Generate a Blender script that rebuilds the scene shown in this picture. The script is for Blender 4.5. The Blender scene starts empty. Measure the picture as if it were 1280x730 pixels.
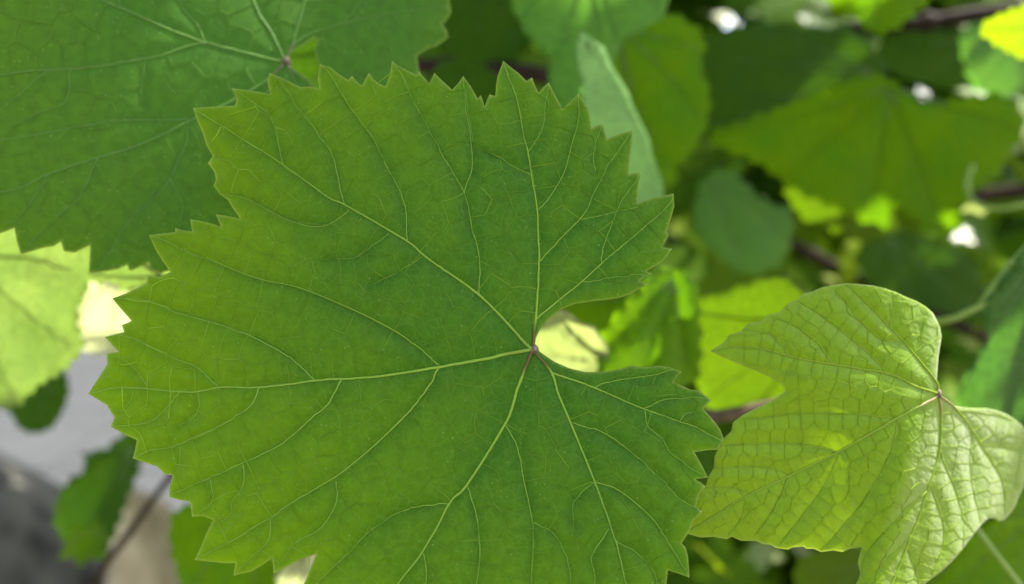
import bpy, math, random
import numpy as np
from mathutils import Vector, Matrix, Euler
from mathutils.kdtree import KDTree
from mathutils.geometry import delaunay_2d_cdt

random.seed(7)
rng = np.random.default_rng(11)
S = bpy.context.scene
COL = S.collection

# ------------------------------------------------------------------ camera
W, H = 1280.0, 730.0
FOV = math.radians(65.0)
FPX = (W / 2) / math.tan(FOV / 2)
CAM_Z, PITCH = 1.30, 8.0
cam_d = bpy.data.cameras.new('camera')
cam = bpy.data.objects.new('camera', cam_d)
COL.objects.link(cam)
cam.location = (0, 0, CAM_Z)
cam.rotation_euler = (math.radians(90 - PITCH), 0, 0)
cam_d.sensor_width = 36
cam_d.angle = FOV
cam_d.clip_start, cam_d.clip_end = 0.005, 2000
cam_d.dof.use_dof = True
cam_d.dof.focus_distance = 0.149
cam_d.dof.aperture_fstop = cam_d.lens / 3.3          # an entrance pupil of about 3 mm, as in a phone
S.camera = cam
CM = Matrix.Translation((0, 0, CAM_Z)) @ Euler((math.radians(90 - PITCH), 0, 0)).to_matrix().to_4x4()
CR = np.array(CM.to_3x3())
CO = np.array((0, 0, CAM_Z))

def at(px, py, d):
    """picture point (in photo pixels) at camera depth d -> world point(s)"""
    px, py, d = np.broadcast_arrays(np.asarray(px, float), np.asarray(py, float), np.asarray(d, float))
    c = np.stack([(px - W / 2) / FPX * d, -(py - H / 2) / FPX * d, -d], -1)
    return c @ CR.T + CO

def project(p):
    c = (np.asarray(p, float) - CO) @ CR
    d = -c[..., 2]
    return c[..., 0] / d * FPX + W / 2, -c[..., 1] / d * FPX + H / 2, d

# ------------------------------------------------------------------ light
SUN_EL, SUN_AZ = 58.0, 55.0           # azimuth from +Y (away from the camera) towards +X
world = bpy.data.worlds.new('World')
S.world = world
world.use_nodes = True
wn = world.node_tree
sky = wn.nodes.new('ShaderNodeTexSky')
sky.sky_type = 'NISHITA'
sky.sun_disc = False
sky.dust_density = 4.0
sky.ozone_density = 0.4
sky.sun_elevation = math.radians(SUN_EL)
sky.sun_rotation = math.radians(SUN_AZ)
bg = wn.nodes['Background']
bg.inputs['Strength'].default_value = 0.12
wn.links.new(sky.outputs[0], bg.inputs['Color'])
e, a = math.radians(SUN_EL), math.radians(SUN_AZ)
SUN = np.array((math.sin(a) * math.cos(e), math.cos(a) * math.cos(e), math.sin(e)))
sl = bpy.data.lights.new('sun', 'SUN')
sl.energy = 4.0
sl.angle = math.radians(0.5)
sl.color = (1.0, 0.95, 0.87)
so = bpy.data.objects.new('sun', sl)
COL.objects.link(so)
so.location = (1.0, 2.0, 4.0)
so.rotation_euler = Vector(-SUN).to_track_quat('-Z', 'Y').to_euler()
S.view_settings.view_transform = 'Standard'
S.view_settings.look = 'None'
S.view_settings.exposure = 2.38
S.view_settings.gamma = 1
S.cycles.use_denoising = True
S.cycles.max_bounces = 10
S.cycles.diffuse_bounces = 5
S.cycles.transmission_bounces = 6
S.cycles.glossy_bounces = 3
S.cycles.sample_clamp_indirect = 6

# ------------------------------------------------------------------ small helpers
def tag(o, label=None, cat=None, group=None, kind=None):
    if label: o['label'] = label
    if cat: o['category'] = cat
    if group: o['group'] = group
    if kind: o['kind'] = kind
    return o

def mesh_obj(name, verts, faces, mats, parent=None, loc=None, smooth=True, mat_idx=None, attrs=None):
    """one mesh object; verts in world space, re-based on loc (or on the parent's place)"""
    base = np.asarray(loc if loc is not None else (parent['_base'] if parent else (0, 0, 0)), float)
    v = np.asarray(verts, float) - base
    me = bpy.data.meshes.new(name)
    me.from_pydata(v.tolist(), [], faces if isinstance(faces, list) else faces.tolist())
    for m in (mats if isinstance(mats, (list, tuple)) else [mats]):
        me.materials.append(m)
    n = len(me.polygons)
    me.polygons.foreach_set('use_smooth', [smooth] * n)
    if mat_idx is not None:
        me.polygons.foreach_set('material_index', np.asarray(mat_idx, 'i'))
    for k, val in (attrs or {}).items():
        val = np.asarray(val, 'f')
        if val.ndim == 1:
            at_ = me.attributes.new(k, 'FLOAT', 'POINT'); at_.data.foreach_set('value', val)
        else:
            at_ = me.attributes.new(k, 'FLOAT_VECTOR', 'POINT'); at_.data.foreach_set('vector', val.ravel())
    me.update()
    o = bpy.data.objects.new(name, me)
    COL.objects.link(o)
    if parent is not None:
        o.parent = parent
        o.location = base - np.asarray(parent['_base'])
    else:
        o.location = base
    o['_base'] = [float(x) for x in base]
    return o

def empty(name, loc):
    o = bpy.data.objects.new(name, None)
    o.empty_display_size = 0.01
    COL.objects.link(o)
    o.location = loc
    o['_base'] = [float(x) for x in loc]
    return o

def smooth_line(pts, step):
    """Catmull-Rom through 2D/3D points, resampled at about step"""
    P = np.asarray(pts, float)
    if len(P) > 2:
        Q = np.vstack([2 * P[0] - P[1], P, 2 * P[-1] - P[-2]])
        out = []
        for i in range(1, len(Q) - 2):
            p0, p1, p2, p3 = Q[i - 1], Q[i], Q[i + 1], Q[i + 2]
            n = max(2, int(np.linalg.norm(p2 - p1) / step * 1.5) + 1)
            t = np.linspace(0, 1, n, endpoint=False)[:, None]
            out.append(.5 * (2 * p1 + (p2 - p0) * t + (2 * p0 - 5 * p1 + 4 * p2 - p3) * t * t + (3 * p1 - p0 - 3 * p2 + p3) * t ** 3))
        P = np.vstack(out + [P[-1:]])
    s = np.r_[0, np.cumsum(np.linalg.norm(np.diff(P, axis=0), axis=1))]
    n = max(2, int(round(s[-1] / step)) + 1)
    q = np.linspace(0, s[-1], n)
    return np.stack([np.interp(q, s, P[:, k]) for k in range(P.shape[1])], 1)

def tube(path, radii, sides=8, cap=True):
    P = np.asarray(path, float)
    n = len(P)
    R = np.broadcast_to(np.asarray(radii, float), (n,))
    T = np.gradient(P, axis=0)
    T /= np.linalg.norm(T, axis=1)[:, None] + 1e-12
    ref = np.array((0.31, 0.95, 0.12)) if abs(T[0] @ np.array((0.31, 0.95, 0.12))) < .9 else np.array((1., 0, 0))
    u = np.cross(T[0], ref); u /= np.linalg.norm(u)
    vs = []
    ang = np.arange(sides) * 2 * math.pi / sides
    for i in range(n):
        u = u - T[i] * (u @ T[i]); u /= np.linalg.norm(u)
        w = np.cross(T[i], u)
        vs.append(P[i] + R[i] * (np.cos(ang)[:, None] * u + np.sin(ang)[:, None] * w))
    V = np.vstack(vs)
    F = []
    for i in range(n - 1):
        for k in range(sides):
            k2 = (k + 1) % sides
            F.append((i * sides + k, i * sides + k2, (i + 1) * sides + k2, (i + 1) * sides + k))
    if cap:
        F.append(tuple(range(sides))[::-1]); F.append(tuple((n - 1) * sides + k for k in range(sides)))
    return V, F

def inside(poly, P):
    x, y = P[:, 0], P[:, 1]
    res = np.zeros(len(P), bool)
    q = np.asarray(poly)
    for (x1, y1), (x2, y2) in zip(q, np.roll(q, -1, 0)):
        if y1 == y2: continue
        c = ((y1 > y) != (y2 > y)) & (x < (x2 - x1) * (y - y1) / (y2 - y1) + x1)
        res ^= c
    return res

def kd_of(P):
    k = KDTree(len(P))
    for i, p in enumerate(P): k.insert((p[0], p[1], 0), i)
    k.balance()
    return k

def kd_dist(k, P):
    f = k.find
    return np.array([f((x, y, 0))[2] for x, y in P.tolist()])

def close_line(poly, step):
    """closed outline resampled at about step, keeping its corners"""
    q = np.asarray(poly, float); out = []
    for p1, p2 in zip(q, np.roll(q, -1, 0)):
        n = max(1, int(round(np.linalg.norm(p2 - p1) / step)))
        out.append(p1 + (p2 - p1) * (np.arange(n) / n)[:, None])
    return np.vstack(out)

def triangulate(loop, pts):
    allp = np.vstack([loop, pts]) if len(pts) else loop
    n = len(loop)
    edges = [(i, (i + 1) % n) for i in range(n)]
    r = delaunay_2d_cdt([Vector(p) for p in allp.tolist()], edges, [], 1, 1e-5)
    return np.array([tuple(v) for v in r[0]]), [tuple(f) for f in r[2]], r[1]

# ------------------------------------------------------------------ materials
def nodes_of(name):
    m = bpy.data.materials.new(name)
    m.use_nodes = True
    nt = m.node_tree
    nt.nodes.clear()
    return m, nt, nt.nodes.new, nt.links.new

def mix_rgb(N, L, fac, a, b, mode='MIX'):
    n = N('ShaderNodeMix'); n.data_type = 'RGBA'; n.blend_type = mode
    for sock, val in ((n.inputs[0], fac), (n.inputs[6], a), (n.inputs[7], b)):
        if hasattr(val, 'links') or hasattr(val, 'is_linked'): L(val, sock)
        elif isinstance(val, (int, float)): sock.default_value = val
        else: sock.default_value = (*val, 1)
    return n.outputs[2]

def ramp(N, L, src, stops):
    r = N('ShaderNodeValToRGB')
    el = r.color_ramp.elements
    while len(el) < len(stops): el.new(0.5)
    for e_, (p, c) in zip(el, stops):
        e_.position = p; e_.color = (*c, 1) if not isinstance(c, (int, float)) else (c, c, c, 1)
    L(src, r.inputs[0])
    return r.outputs[0]

def leaf_material(name, base, yellow, trans, rough=0.42, spec=0.45, tmix=0.42, coords='attr', cell=900.0, bump=0.25, speck=0.0, vary=0.25, fine=True, net=.26, lo=.35, hi=.68, sheen=0.0):
    """living leaf: reflecting face, light coming through from behind, fine vein mesh and mottling"""
    m, nt, N, L = nodes_of(name)
    if coords == 'attr':
        c = N('ShaderNodeAttribute'); c.attribute_name = 'leaf_co'; co = c.outputs['Vector']
    else:
        c = N('ShaderNodeTexCoord'); co = c.outputs['Object']
    big = N('ShaderNodeTexNoise'); big.inputs['Scale'].default_value = 38; big.inputs['Detail'].default_value = 3; L(co, big.inputs['Vector'])
    mott = N('ShaderNodeTexNoise'); mott.inputs['Scale'].default_value = 420; mott.inputs['Detail'].default_value = 4; L(co, mott.inputs['Vector'])
    f1 = ramp(N, L, big.outputs['Fac'], [(lo, 0.0), (hi, 1.0)])
    if fine:
        ta = N('ShaderNodeAttribute'); ta.attribute_name = 'tone'
        tm = N('ShaderNodeMath'); tm.operation = 'MULTIPLY_ADD'; tm.use_clamp = True
        L(f1, tm.inputs[0]); tm.inputs[1].default_value = .22; L(ta.outputs['Fac'], tm.inputs[2])
        f1 = tm.outputs[0]
    col = mix_rgb(N, L, f1, base, yellow)
    dark = ramp(N, L, mott.outputs['Fac'], [(0.3, 1 - vary), (0.7, 1 + vary * .6)])
    col = mix_rgb(N, L, 1.0, col, dark, 'MULTIPLY')
    if coords != 'attr':
        oi = N('ShaderNodeObjectInfo')
        tint = ramp(N, L, oi.outputs['Random'], [(0.0, (.62, .72, .8)), (0.35, (.9, .95, 1)), (0.7, (1.1, 1.02, .8)), (1.0, (1.5, 1.2, .7))])
        col = mix_rgb(N, L, 1.0, col, tint, 'MULTIPLY')
    height = None
    if fine:
        wn_ = N('ShaderNodeTexNoise'); wn_.inputs['Scale'].default_value = cell * .6; L(co, wn_.inputs['Vector'])
        vm = N('ShaderNodeVectorMath'); vm.operation = 'MULTIPLY_ADD'
        L(wn_.outputs['Color'], vm.inputs[0]); vm.inputs[1].default_value = (.6 / cell,) * 3; L(co, vm.inputs[2])
        vo = N('ShaderNodeTexVoronoi'); vo.feature = 'DISTANCE_TO_EDGE'; vo.inputs['Scale'].default_value = cell; L(vm.outputs[0], vo.inputs['Vector'])
        line = ramp(N, L, vo.outputs['Distance'], [(0.0, 1.0), (0.11, 0.0)])
        sc = N('ShaderNodeMath'); sc.operation = 'MULTIPLY'; sc.inputs[1].default_value = net; L(line, sc.inputs[0])
        col = mix_rgb(N, L, sc.outputs[0], col, (0.16, 0.27, 0.05))
        dome = ramp(N, L, vo.outputs['Distance'], [(0.0, 0.0), (0.22, 0.7), (0.5, 1.0)])
        grain = N('ShaderNodeTexNoise'); grain.inputs['Scale'].default_value = 4200; grain.inputs['Detail'].default_value = 2; L(co, grain.inputs['Vector'])
        hm = N('ShaderNodeMath'); hm.operation = 'MULTIPLY_ADD'; L(grain.outputs['Fac'], hm.inputs[0]); hm.inputs[1].default_value = 0.35; L(dome, hm.inputs[2])
        height = hm.outputs[0]
        # sparse pale hairs and dust specks
        if speck > 0:
            sv = N('ShaderNodeTexVoronoi'); sv.inputs['Scale'].default_value = 1100; L(vm.outputs[0], sv.inputs['Vector'])
            dot = ramp(N, L, sv.outputs['Distance'], [(0.08, 1.0), (0.22, 0.0)])
            pk = N('ShaderNodeSeparateColor'); L(sv.outputs['Color'], pk.inputs[0])
            pick = ramp(N, L, pk.outputs[0], [(0.70, 0.0), (0.95, 1.0)])
            mm = N('ShaderNodeMath'); mm.operation = 'MULTIPLY'; L(dot, mm.inputs[0]); L(pick, mm.inputs[1])
            m2 = N('ShaderNodeMath'); m2.operation = 'MULTIPLY'; L(mm.outputs[0], m2.inputs[0]); m2.inputs[1].default_value = speck
            col = mix_rgb(N, L, m2.outputs[0], col, (0.3, 0.42, 0.16))
    if coords == 'attr':
        ea = N('ShaderNodeAttribute'); ea.attribute_name = 'margin'
        col = mix_rgb(N, L, ea.outputs['Fac'], col, (0.30, 0.36, 0.10))
    tr_col = mix_rgb(N, L, 1.0, col, trans, 'MULTIPLY')
    p = N('ShaderNodeBsdfPrincipled')
    L(col, p.inputs['Base Color']); p.inputs['Roughness'].default_value = rough
    p.inputs['Specular IOR Level'].default_value = spec
    p.inputs['Sheen Weight'].default_value = sheen; p.inputs['Sheen Roughness'].default_value = .35
    rr = ramp(N, L, mott.outputs['Fac'], [(0.3, rough - .06), (0.7, rough + .1)]); L(rr, p.inputs['Roughness'])
    t = N('ShaderNodeBsdfTranslucent'); L(tr_col, t.inputs['Color'])
    if height is not None:
        b = N('ShaderNodeBump'); b.inputs['Strength'].default_value = bump; b.inputs['Distance'].default_value = 0.00025
        L(height, b.inputs['Height']); L(b.outputs[0], p.inputs['Normal'])
    mx = N('ShaderNodeMixShader'); mx.inputs[0].default_value = tmix
    L(p.outputs[0], mx.inputs[1]); L(t.outputs[0], mx.inputs[2])
    o = N('ShaderNodeOutputMaterial'); L(mx.outputs[0], o.inputs[0])
    return m

def vein_material(name, green, red, reach):
    """reddish by the stalk, pale green along the vein; translucent like the blade"""
    m, nt, N, L = nodes_of(name)
    c = N('ShaderNodeAttribute'); c.attribute_name = 'run'
    col = ramp(N, L, c.outputs['Fac'], [(0.0, red), (reach * .6, red), (reach, green), (1.0, tuple(g * .95 for g in green))])
    p = N('ShaderNodeBsdfPrincipled'); L(col, p.inputs['Base Color']); p.inputs['Roughness'].default_value = .5; p.inputs['Specular IOR Level'].default_value = .15
    t = N('ShaderNodeBsdfTranslucent'); L(col, t.inputs['Color'])
    mx = N('ShaderNodeMixShader'); mx.inputs[0].default_value = .2
    L(p.outputs[0], mx.inputs[1]); L(t.outputs[0], mx.inputs[2])
    o = N('ShaderNodeOutputMaterial'); L(mx.outputs[0], o.inputs[0])
    return m

def plain(name, a_, b_, scale=60, rough=.7, bump=.3, dist=.002, spec=.3):
    m, nt, N, L = nodes_of(name)
    c = N('ShaderNodeTexCoord')
    n1 = N('ShaderNodeTexNoise'); n1.inputs['Scale'].default_value = scale; n1.inputs['Detail'].default_value = 6; L(c.outputs['Object'], n1.inputs['Vector'])
    col = ramp(N, L, n1.outputs['Fac'], [(0.3, a_), (0.7, b_)])
    p = N('ShaderNodeBsdfPrincipled'); L(col, p.inputs['Base Color']); p.inputs['Roughness'].default_value = rough
    p.inputs['Specular IOR Level'].default_value = spec
    b = N('ShaderNodeBump'); b.inputs['Strength'].default_value = bump; b.inputs['Distance'].default_value = dist
    L(n1.outputs['Fac'], b.inputs['Height']); L(b.outputs[0], p.inputs['Normal'])
    o = N('ShaderNodeOutputMaterial'); L(p.outputs[0], o.inputs[0])
    return m

TR = (2.0, 1.9, 0.8)
M_MAIN = leaf_material('leaf_main', (0.038, 0.118, 0.008), (0.124, 0.238, 0.000), TR, rough=.48, spec=.11, cell=560, speck=.3, vary=.12, net=.11, bump=.5)
M_DARK = leaf_material('leaf_upper', (0.044, 0.124, 0.013), (0.070, 0.150, 0.006), TR, rough=.55, spec=.12, cell=430, speck=.6, vary=.16, net=.04, bump=.1)
M_YOUNG = leaf_material('leaf_young', (0.142, 0.250, 0.000), (0.166, 0.270, 0.000), (1.4, 1.3, .7), tmix=.3, rough=.30, spec=.18, cell=560, bump=.25, vary=.1, net=.10, sheen=.5)
M_MID = leaf_material('leaf_mid', (0.060, 0.155, 0.006), (0.085, 0.175, 0.002), TR, fine=False, spec=.05)
M_BLUE = leaf_material('leaf_bluish', (0.060, 0.165, 0.035), (0.072, 0.180, 0.028), TR, fine=False, spec=.15)
M_DEEP = leaf_material('leaf_deep', (0.024, 0.070, 0.008), (0.032, 0.080, 0.005), TR, fine=False, tmix=.3, spec=.05)  # deep shade put into the colour by a darkened base
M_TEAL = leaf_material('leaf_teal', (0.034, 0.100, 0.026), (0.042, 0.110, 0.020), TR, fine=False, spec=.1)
M_FLECK = leaf_material('leaf_fleck', (0.20, 0.26, 0.08), (0.26, 0.30, 0.12), (1.3, 1.3, .9), fine=False)  # pale base puts sun glare into the leaf colour
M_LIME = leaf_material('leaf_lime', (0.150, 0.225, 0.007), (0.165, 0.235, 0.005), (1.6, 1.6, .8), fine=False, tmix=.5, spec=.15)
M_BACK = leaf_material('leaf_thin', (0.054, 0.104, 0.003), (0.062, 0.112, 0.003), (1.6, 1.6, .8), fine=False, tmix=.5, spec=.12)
M_GLOW = leaf_material('leaf_thin_lit', (0.085, 0.145, 0.030), (0.125, 0.185, 0.045), (1.5, 1.5, .9), fine=False, tmix=.45, spec=.2)  # paler base carries the overexposure of a leaf in full sun
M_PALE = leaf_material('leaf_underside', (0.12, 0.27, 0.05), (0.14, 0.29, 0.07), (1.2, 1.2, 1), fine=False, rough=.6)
M_GLARE = leaf_material('leaf_glare', (0.42, 0.46, 0.22), (0.47, 0.50, 0.26), (1.2, 1.2, 1), fine=False, rough=.5)  # unnaturally pale leaf colour standing for the glare of full sun
M_HEDGE = leaf_material('leaf_hedge', (0.052, 0.125, 0.008), (0.078, 0.150, 0.004), TR, fine=False, coords='obj', tmix=.4, spec=.05)
V_MAIN = vein_material('vein_main', (0.22, 0.37, 0.04), (0.13, 0.09, 0.03), .055)
V_DARK = vein_material('vein_upper', (0.13, 0.25, 0.05), (0.18, 0.15, 0.08), .04)
V_YOUNG = vein_material('vein_young', (0.20, 0.30, 0.02), (0.22, 0.20, 0.07), .05)
N_MAIN = vein_material('net_main', (0.25, 0.41, 0.02), (0.115, 0.235, 0.012), .75)  # lighter towards the margin, making up for backlight the ridges block
N_DARK = vein_material('net_upper', (0.15, 0.28, 0.04), (0.11, 0.22, 0.03), .6)  # net colour raised outward for lost transmitted light
N_YOUNG = vein_material('net_young', (0.30, 0.42, 0.03), (0.30, 0.42, 0.03), .5)
V_MID = vein_material('vein_mid', (0.10, 0.18, 0.05), (0.10, 0.18, 0.05), .5)
M_JOINT = plain('stalk_joint', (0.06, 0.045, 0.025), (0.22, 0.17, 0.11), 1500, .6, .6, .0006)
M_PET = plain('petiole_green', (0.13, 0.22, 0.03), (0.18, 0.26, 0.04), 150, .5, .1, .0005)
M_PETR = plain('petiole_red', (0.13, 0.09, 0.04), (0.16, 0.12, 0.05), 150, .5, .1, .0005)
M_CANE = plain('cane_bark', (0.014, 0.009, 0.006), (0.036, 0.022, 0.013), 140, .8, .6, .002, .1)
M_BROWN = plain('cane_tan', (0.06, 0.045, 0.025), (0.10, 0.07, 0.04), 140, .8, .6, .002, .1)

# ------------------------------------------------------------------ hero leaves
def voronoi_net(outline, lines, s):
    """net of small veins: cells abut the big veins (seed pairs on both sides of each), the rest is filled at random"""
    lo, hi = np.min(outline, 0) - s, np.max(outline, 0) + s
    cell = s * .5
    gx, gy = (np.ceil((hi - lo) / cell).astype(int) + 3)
    grid = {}
    seeds = []
    def ok(p, r):
        i, j = int((p[0] - lo[0]) / cell), int((p[1] - lo[1]) / cell)
        for a_ in range(i - 2, i + 3):
            for b_ in range(j - 2, j + 3):
                for q in grid.get((a_, b_), ()):
                    if (q[0] - p[0]) ** 2 + (q[1] - p[1]) ** 2 < r * r: return False
        return True
    def add(p):
        grid.setdefault((int((p[0] - lo[0]) / cell), int((p[1] - lo[1]) / cell)), []).append(p)
        seeds.append(p)
    for ln in lines:
        q = smooth_line(ln, s * .92)
        t = np.gradient(q, axis=0); t /= np.linalg.norm(t, axis=1)[:, None] + 1e-9
        for p, tt in zip(q, t):
            nrm = np.array((-tt[1], tt[0]))
            j = rng.normal(0, .10 * s, 2)
            A, B = p + nrm * s * .46, p - nrm * s * .46
            A, B = A + tt * j[0], B + tt * j[0]
            if ok(A, s * .55) and ok(B, s * .55):
                add(tuple(A)); add(tuple(B))
    n = int((hi - lo).prod() / (s * s) * 9)
    for p in rng.uniform(lo, hi, (n, 2)).tolist():
        if ok(p, s * .78): add(tuple(p))
    P = np.array(seeds)
    r = delaunay_2d_cdt([Vector(p) for p in seeds], [], [], 0, 1e-6)
    V = np.array([tuple(v) for v in r[0]]); F = np.array([f for f in r[2] if len(f) == 3])
    A, B, C = V[F[:, 0]], V[F[:, 1]], V[F[:, 2]]
    D = 2 * (A[:, 0] * (B[:, 1] - C[:, 1]) + B[:, 0] * (C[:, 1] - A[:, 1]) + C[:, 0] * (A[:, 1] - B[:, 1]))
    D[np.abs(D) < 1e-6] = 1e-6
    a2, b2, c2 = (A ** 2).sum(1), (B ** 2).sum(1), (C ** 2).sum(1)
    cc = np.stack([(a2 * (B[:, 1] - C[:, 1]) + b2 * (C[:, 1] - A[:, 1]) + c2 * (A[:, 1] - B[:, 1])) / D,
                   (a2 * (C[:, 0] - B[:, 0]) + b2 * (A[:, 0] - C[:, 0]) + c2 * (B[:, 0] - A[:, 0])) / D], 1)
    em = {}
    segs = []
    for i, f in enumerate(F.tolist()):
        for k in range(3):
            e_ = tuple(sorted((f[k], f[(k + 1) % 3])))
            if e_ in em: segs.append((em[e_], i))
            else: em[e_] = i
    sg = np.array(segs)
    p1, p2 = cc[sg[:, 0]], cc[sg[:, 1]]
    ln_ = np.linalg.norm(p2 - p1, axis=1)
    keep = (ln_ > .05 * s) & (ln_ < 2.2 * s) & inside(outline, p1) & inside(outline, p2)
    return p1[keep], p2[keep]

def hero_leaf(name, label, J, outline, veins, depth, mat, vmat, px, nmat, relief=(.00045, 13, .00014, 4.5), net=32, net_w=.75, grid=2.7,
              petiole=None, vscale=1.0, reach=700.0, margin=1.6, pmat=None, group=None, green_veins=(0, 1)):
    """veins: list of (points, r0, r1, [side veins...]); depth(px,py) gives the camera depth of the blade without relief; px = metres per pixel"""
    outline = np.asarray(outline, float)
    base = at(J[0], J[1], float(depth(np.array([J[0]]), np.array([J[1]]))[0]))
    root = empty(name, base)
    tag(root, label, 'leaf', group)
    lines = []
    for v in veins:
        lines.append(v[0]); lines += [s_[0] for s_ in v[3]]
    samples = np.vstack([smooth_line(l, 1.0) for l in lines])
    k1 = kd_of(samples)
    n1, n2 = voronoi_net(outline, lines, net)
    # bend each net segment a little and keep off the big veins
    segs = []
    for p, q in zip(n1, n2):
        n = max(2, int(np.linalg.norm(q - p) / 4) + 1)
        t = np.linspace(0, 1, n)[:, None]
        nr = np.array((-(q - p)[1], (q - p)[0])) * rng.normal(0, .035)
        segs.append(p + (q - p) * t + nr * np.sin(t * math.pi) + 0)
    k2 = kd_of(np.vstack([smooth_line(g, 1.2) for g in segs]))
    ring = close_line(outline, 2.6)
    k3 = kd_of(close_line(outline, 1.0))
    A1, w1, A2, w2 = relief
    def dep(P):
        d1 = kd_dist(k1, P); d2 = kd_dist(k2, P); d3 = kd_dist(k3, P)
        fade = 1 - np.exp(-d3 / 12)
        r_ = (A1 * (1 - np.exp(-d1 / w1)) + A2 * (1 - np.exp(-d2 / w2)) * (1 - np.exp(-d1 / 6))) * fade
        r_ = r_ + A1 * .5 * np.exp(-d3 / 9) * 0
        dep.d1 = d1; dep.d2 = d2
        return depth(P[:, 0], P[:, 1]) - r_, d3
    # points of the blade: hex grid inside the outline
    lo, hi = outline.min(0), outline.max(0)
    ys = np.arange(lo[1], hi[1], grid * .866)
    pts = np.vstack([np.stack([np.arange(lo[0] + (i % 2) * grid / 2, hi[0], grid), np.full_like(np.arange(lo[0] + (i % 2) * grid / 2, hi[0], grid), y)], 1) for i, y in enumerate(ys)])
    pts += rng.normal(0, .12, pts.shape)
    pts = pts[inside(outline, pts)]
    pts = pts[kd_dist(k3, pts) > 1.3]
    V2, F, _ = triangulate(ring, pts)
    d, d3 = dep(V2)
    rj = np.linalg.norm(V2 - np.array(J), axis=1) / reach
    tone = -.10 + .95 * np.clip(rj * 1.25, 0, 1) ** 1.2 * (.80 - .25 * np.cos(np.arctan2(V2[:, 1] - J[1], V2[:, 0] - J[0]) - 5.6)) + .25 * np.exp(-d3 / 45) - .28 * np.exp(-dep.d1 / 13)  # yellower outward and lower left: pigment plus backlight painted into the colour
    V3 = at(V2[:, 0], V2[:, 1], d)
    # convex outline corners are the tips of the teeth
    o1, o0, o2 = outline, np.roll(outline, 1, 0), np.roll(outline, -1, 0)
    u, w_ = o1 - o0, o2 - o1
    cr = u[:, 0] * w_[:, 1] - u[:, 1] * w_[:, 0]
    area = np.sum(outline[:, 0] * np.roll(outline[:, 1], -1) - np.roll(outline[:, 0], -1) * outline[:, 1])
    dotp = (u * w_).sum(1) / (np.linalg.norm(u, axis=1) * np.linalg.norm(w_, axis=1) + 1e-9)
    tips = outline[(cr * np.sign(area) > 0) & (dotp < .35)]
    mg = .38 * np.exp(-(d3 / margin) ** 2)
    if len(tips):
        mg = np.maximum(mg, .9 * np.exp(-(kd_dist(kd_of(tips), V2) / 3.2) ** 2))
    co = np.stack([(V2[:, 0] - J[0]) * px, (V2[:, 1] - J[1]) * px, np.zeros(len(V2))], 1)
    # cut edge: a thin wall round the whole margin gives the blade its thickness
    nb = len(V2)
    cnt = {}
    for f in F:
        for i in range(len(f)):
            e_ = (f[i], f[(i + 1) % len(f)]); kx = tuple(sorted(e_))
            cnt[kx] = None if kx in cnt else e_
    be = [e_ for e_ in cnt.values() if e_]
    bi = sorted({i for e_ in be for i in e_}); mp = {i: nb + k for k, i in enumerate(bi)}
    back = at(V2[bi][:, 0], V2[bi][:, 1], d[bi] + .00028)
    V3 = np.vstack([V3, back])
    mg = np.r_[mg, np.full(len(bi), .6)]
    co = np.vstack([co, co[bi]]); tone = np.r_[tone, tone[bi]]
    F = [f[::-1] for f in F] + [(a_, b_, mp[b_], mp[a_]) for a_, b_ in be]
    blade = mesh_obj('blade', V3, F, mat, root, base, attrs={'leaf_co': co, 'margin': mg, 'tone': tone})
    # main veins and their side veins
    def vein(nm, pts_, r0, r1, parent, lift, lowrun=0.0):
        q = smooth_line(pts_, 4.0)
        jit = np.cumsum(rng.normal(0, .55, len(q))); jit -= np.linspace(jit[0], jit[-1], len(q))
        tq = np.gradient(q, axis=0); tq /= np.linalg.norm(tq, axis=1)[:, None] + 1e-9
        q = q + np.stack([-tq[:, 1], tq[:, 0]], 1) * np.clip(jit, -2.2, 2.2)[:, None] * (.9 if nm == 'side_vein' else .45)
        dd, _ = dep(q)
        n = len(q)
        t = np.linspace(0, 1, n)
        rr = (r0 + (r1 - r0) * t ** .8) * px * vscale * (1 + rng.normal(0, .05, n))
        Pp = at(q[:, 0], q[:, 1], dd - lift * rr - .00005)
        Vv, Ff = tube(Pp, rr, 6)
        run = np.repeat(np.clip(np.linalg.norm(q - np.array(J), axis=1) / reach, lowrun, 1), 6)
        return mesh_obj(nm, Vv, Ff, vmat, parent, base, attrs={'run': run})
    for i, (pts_, r0, r1, sides) in enumerate(veins):
        vo = vein('vein', pts_, r0, r1, root, .25, .05 if i in green_veins else 0.0)
        for sp in sides:
            vein('side_vein', sp[0], sp[1] * .78, sp[2] * .8, vo, .3)
    # the fine net, real ridges joined into one part
    VV, FF, RR = [], [], []
    nv = 0
    for g in segs:
        dd, _ = dep(g)
        t = np.gradient(g, axis=0); t /= np.linalg.norm(t, axis=1)[:, None] + 1e-9
        nr = np.stack([-t[:, 1], t[:, 0]], 1)
        wd = net_w * (rng.uniform(1.0, 1.7) if rng.random() < .3 else rng.uniform(.35, .9))
        Lp, Rp = g + nr * wd, g - nr * wd
        V_ = np.empty((len(g) * 3, 3))
        V_[0::3] = at(Lp[:, 0], Lp[:, 1], dd - .00006); V_[1::3] = at(g[:, 0], g[:, 1], dd - .00021); V_[2::3] = at(Rp[:, 0], Rp[:, 1], dd - .00006)
        VV.append(V_)
        for i in range(len(g) - 1):
            b_ = nv + i * 3
            FF += [(b_, b_ + 1, b_ + 4, b_ + 3), (b_ + 1, b_ + 2, b_ + 5, b_ + 4)]
        RR.append(np.repeat(np.clip(np.linalg.norm(g - np.array(J), axis=1) / reach, 0, 1), 3))
        nv += len(V_)
    nt_ = mesh_obj('vein_network', np.vstack(VV), FF, nmat, root, base, attrs={'run': np.concatenate(RR)})
    tag(nt_, kind='stuff')
    # stalk joint: a small rough knot
    jr = 5.2 * px
    th = rng.uniform(0, 6.28, 3)
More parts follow.
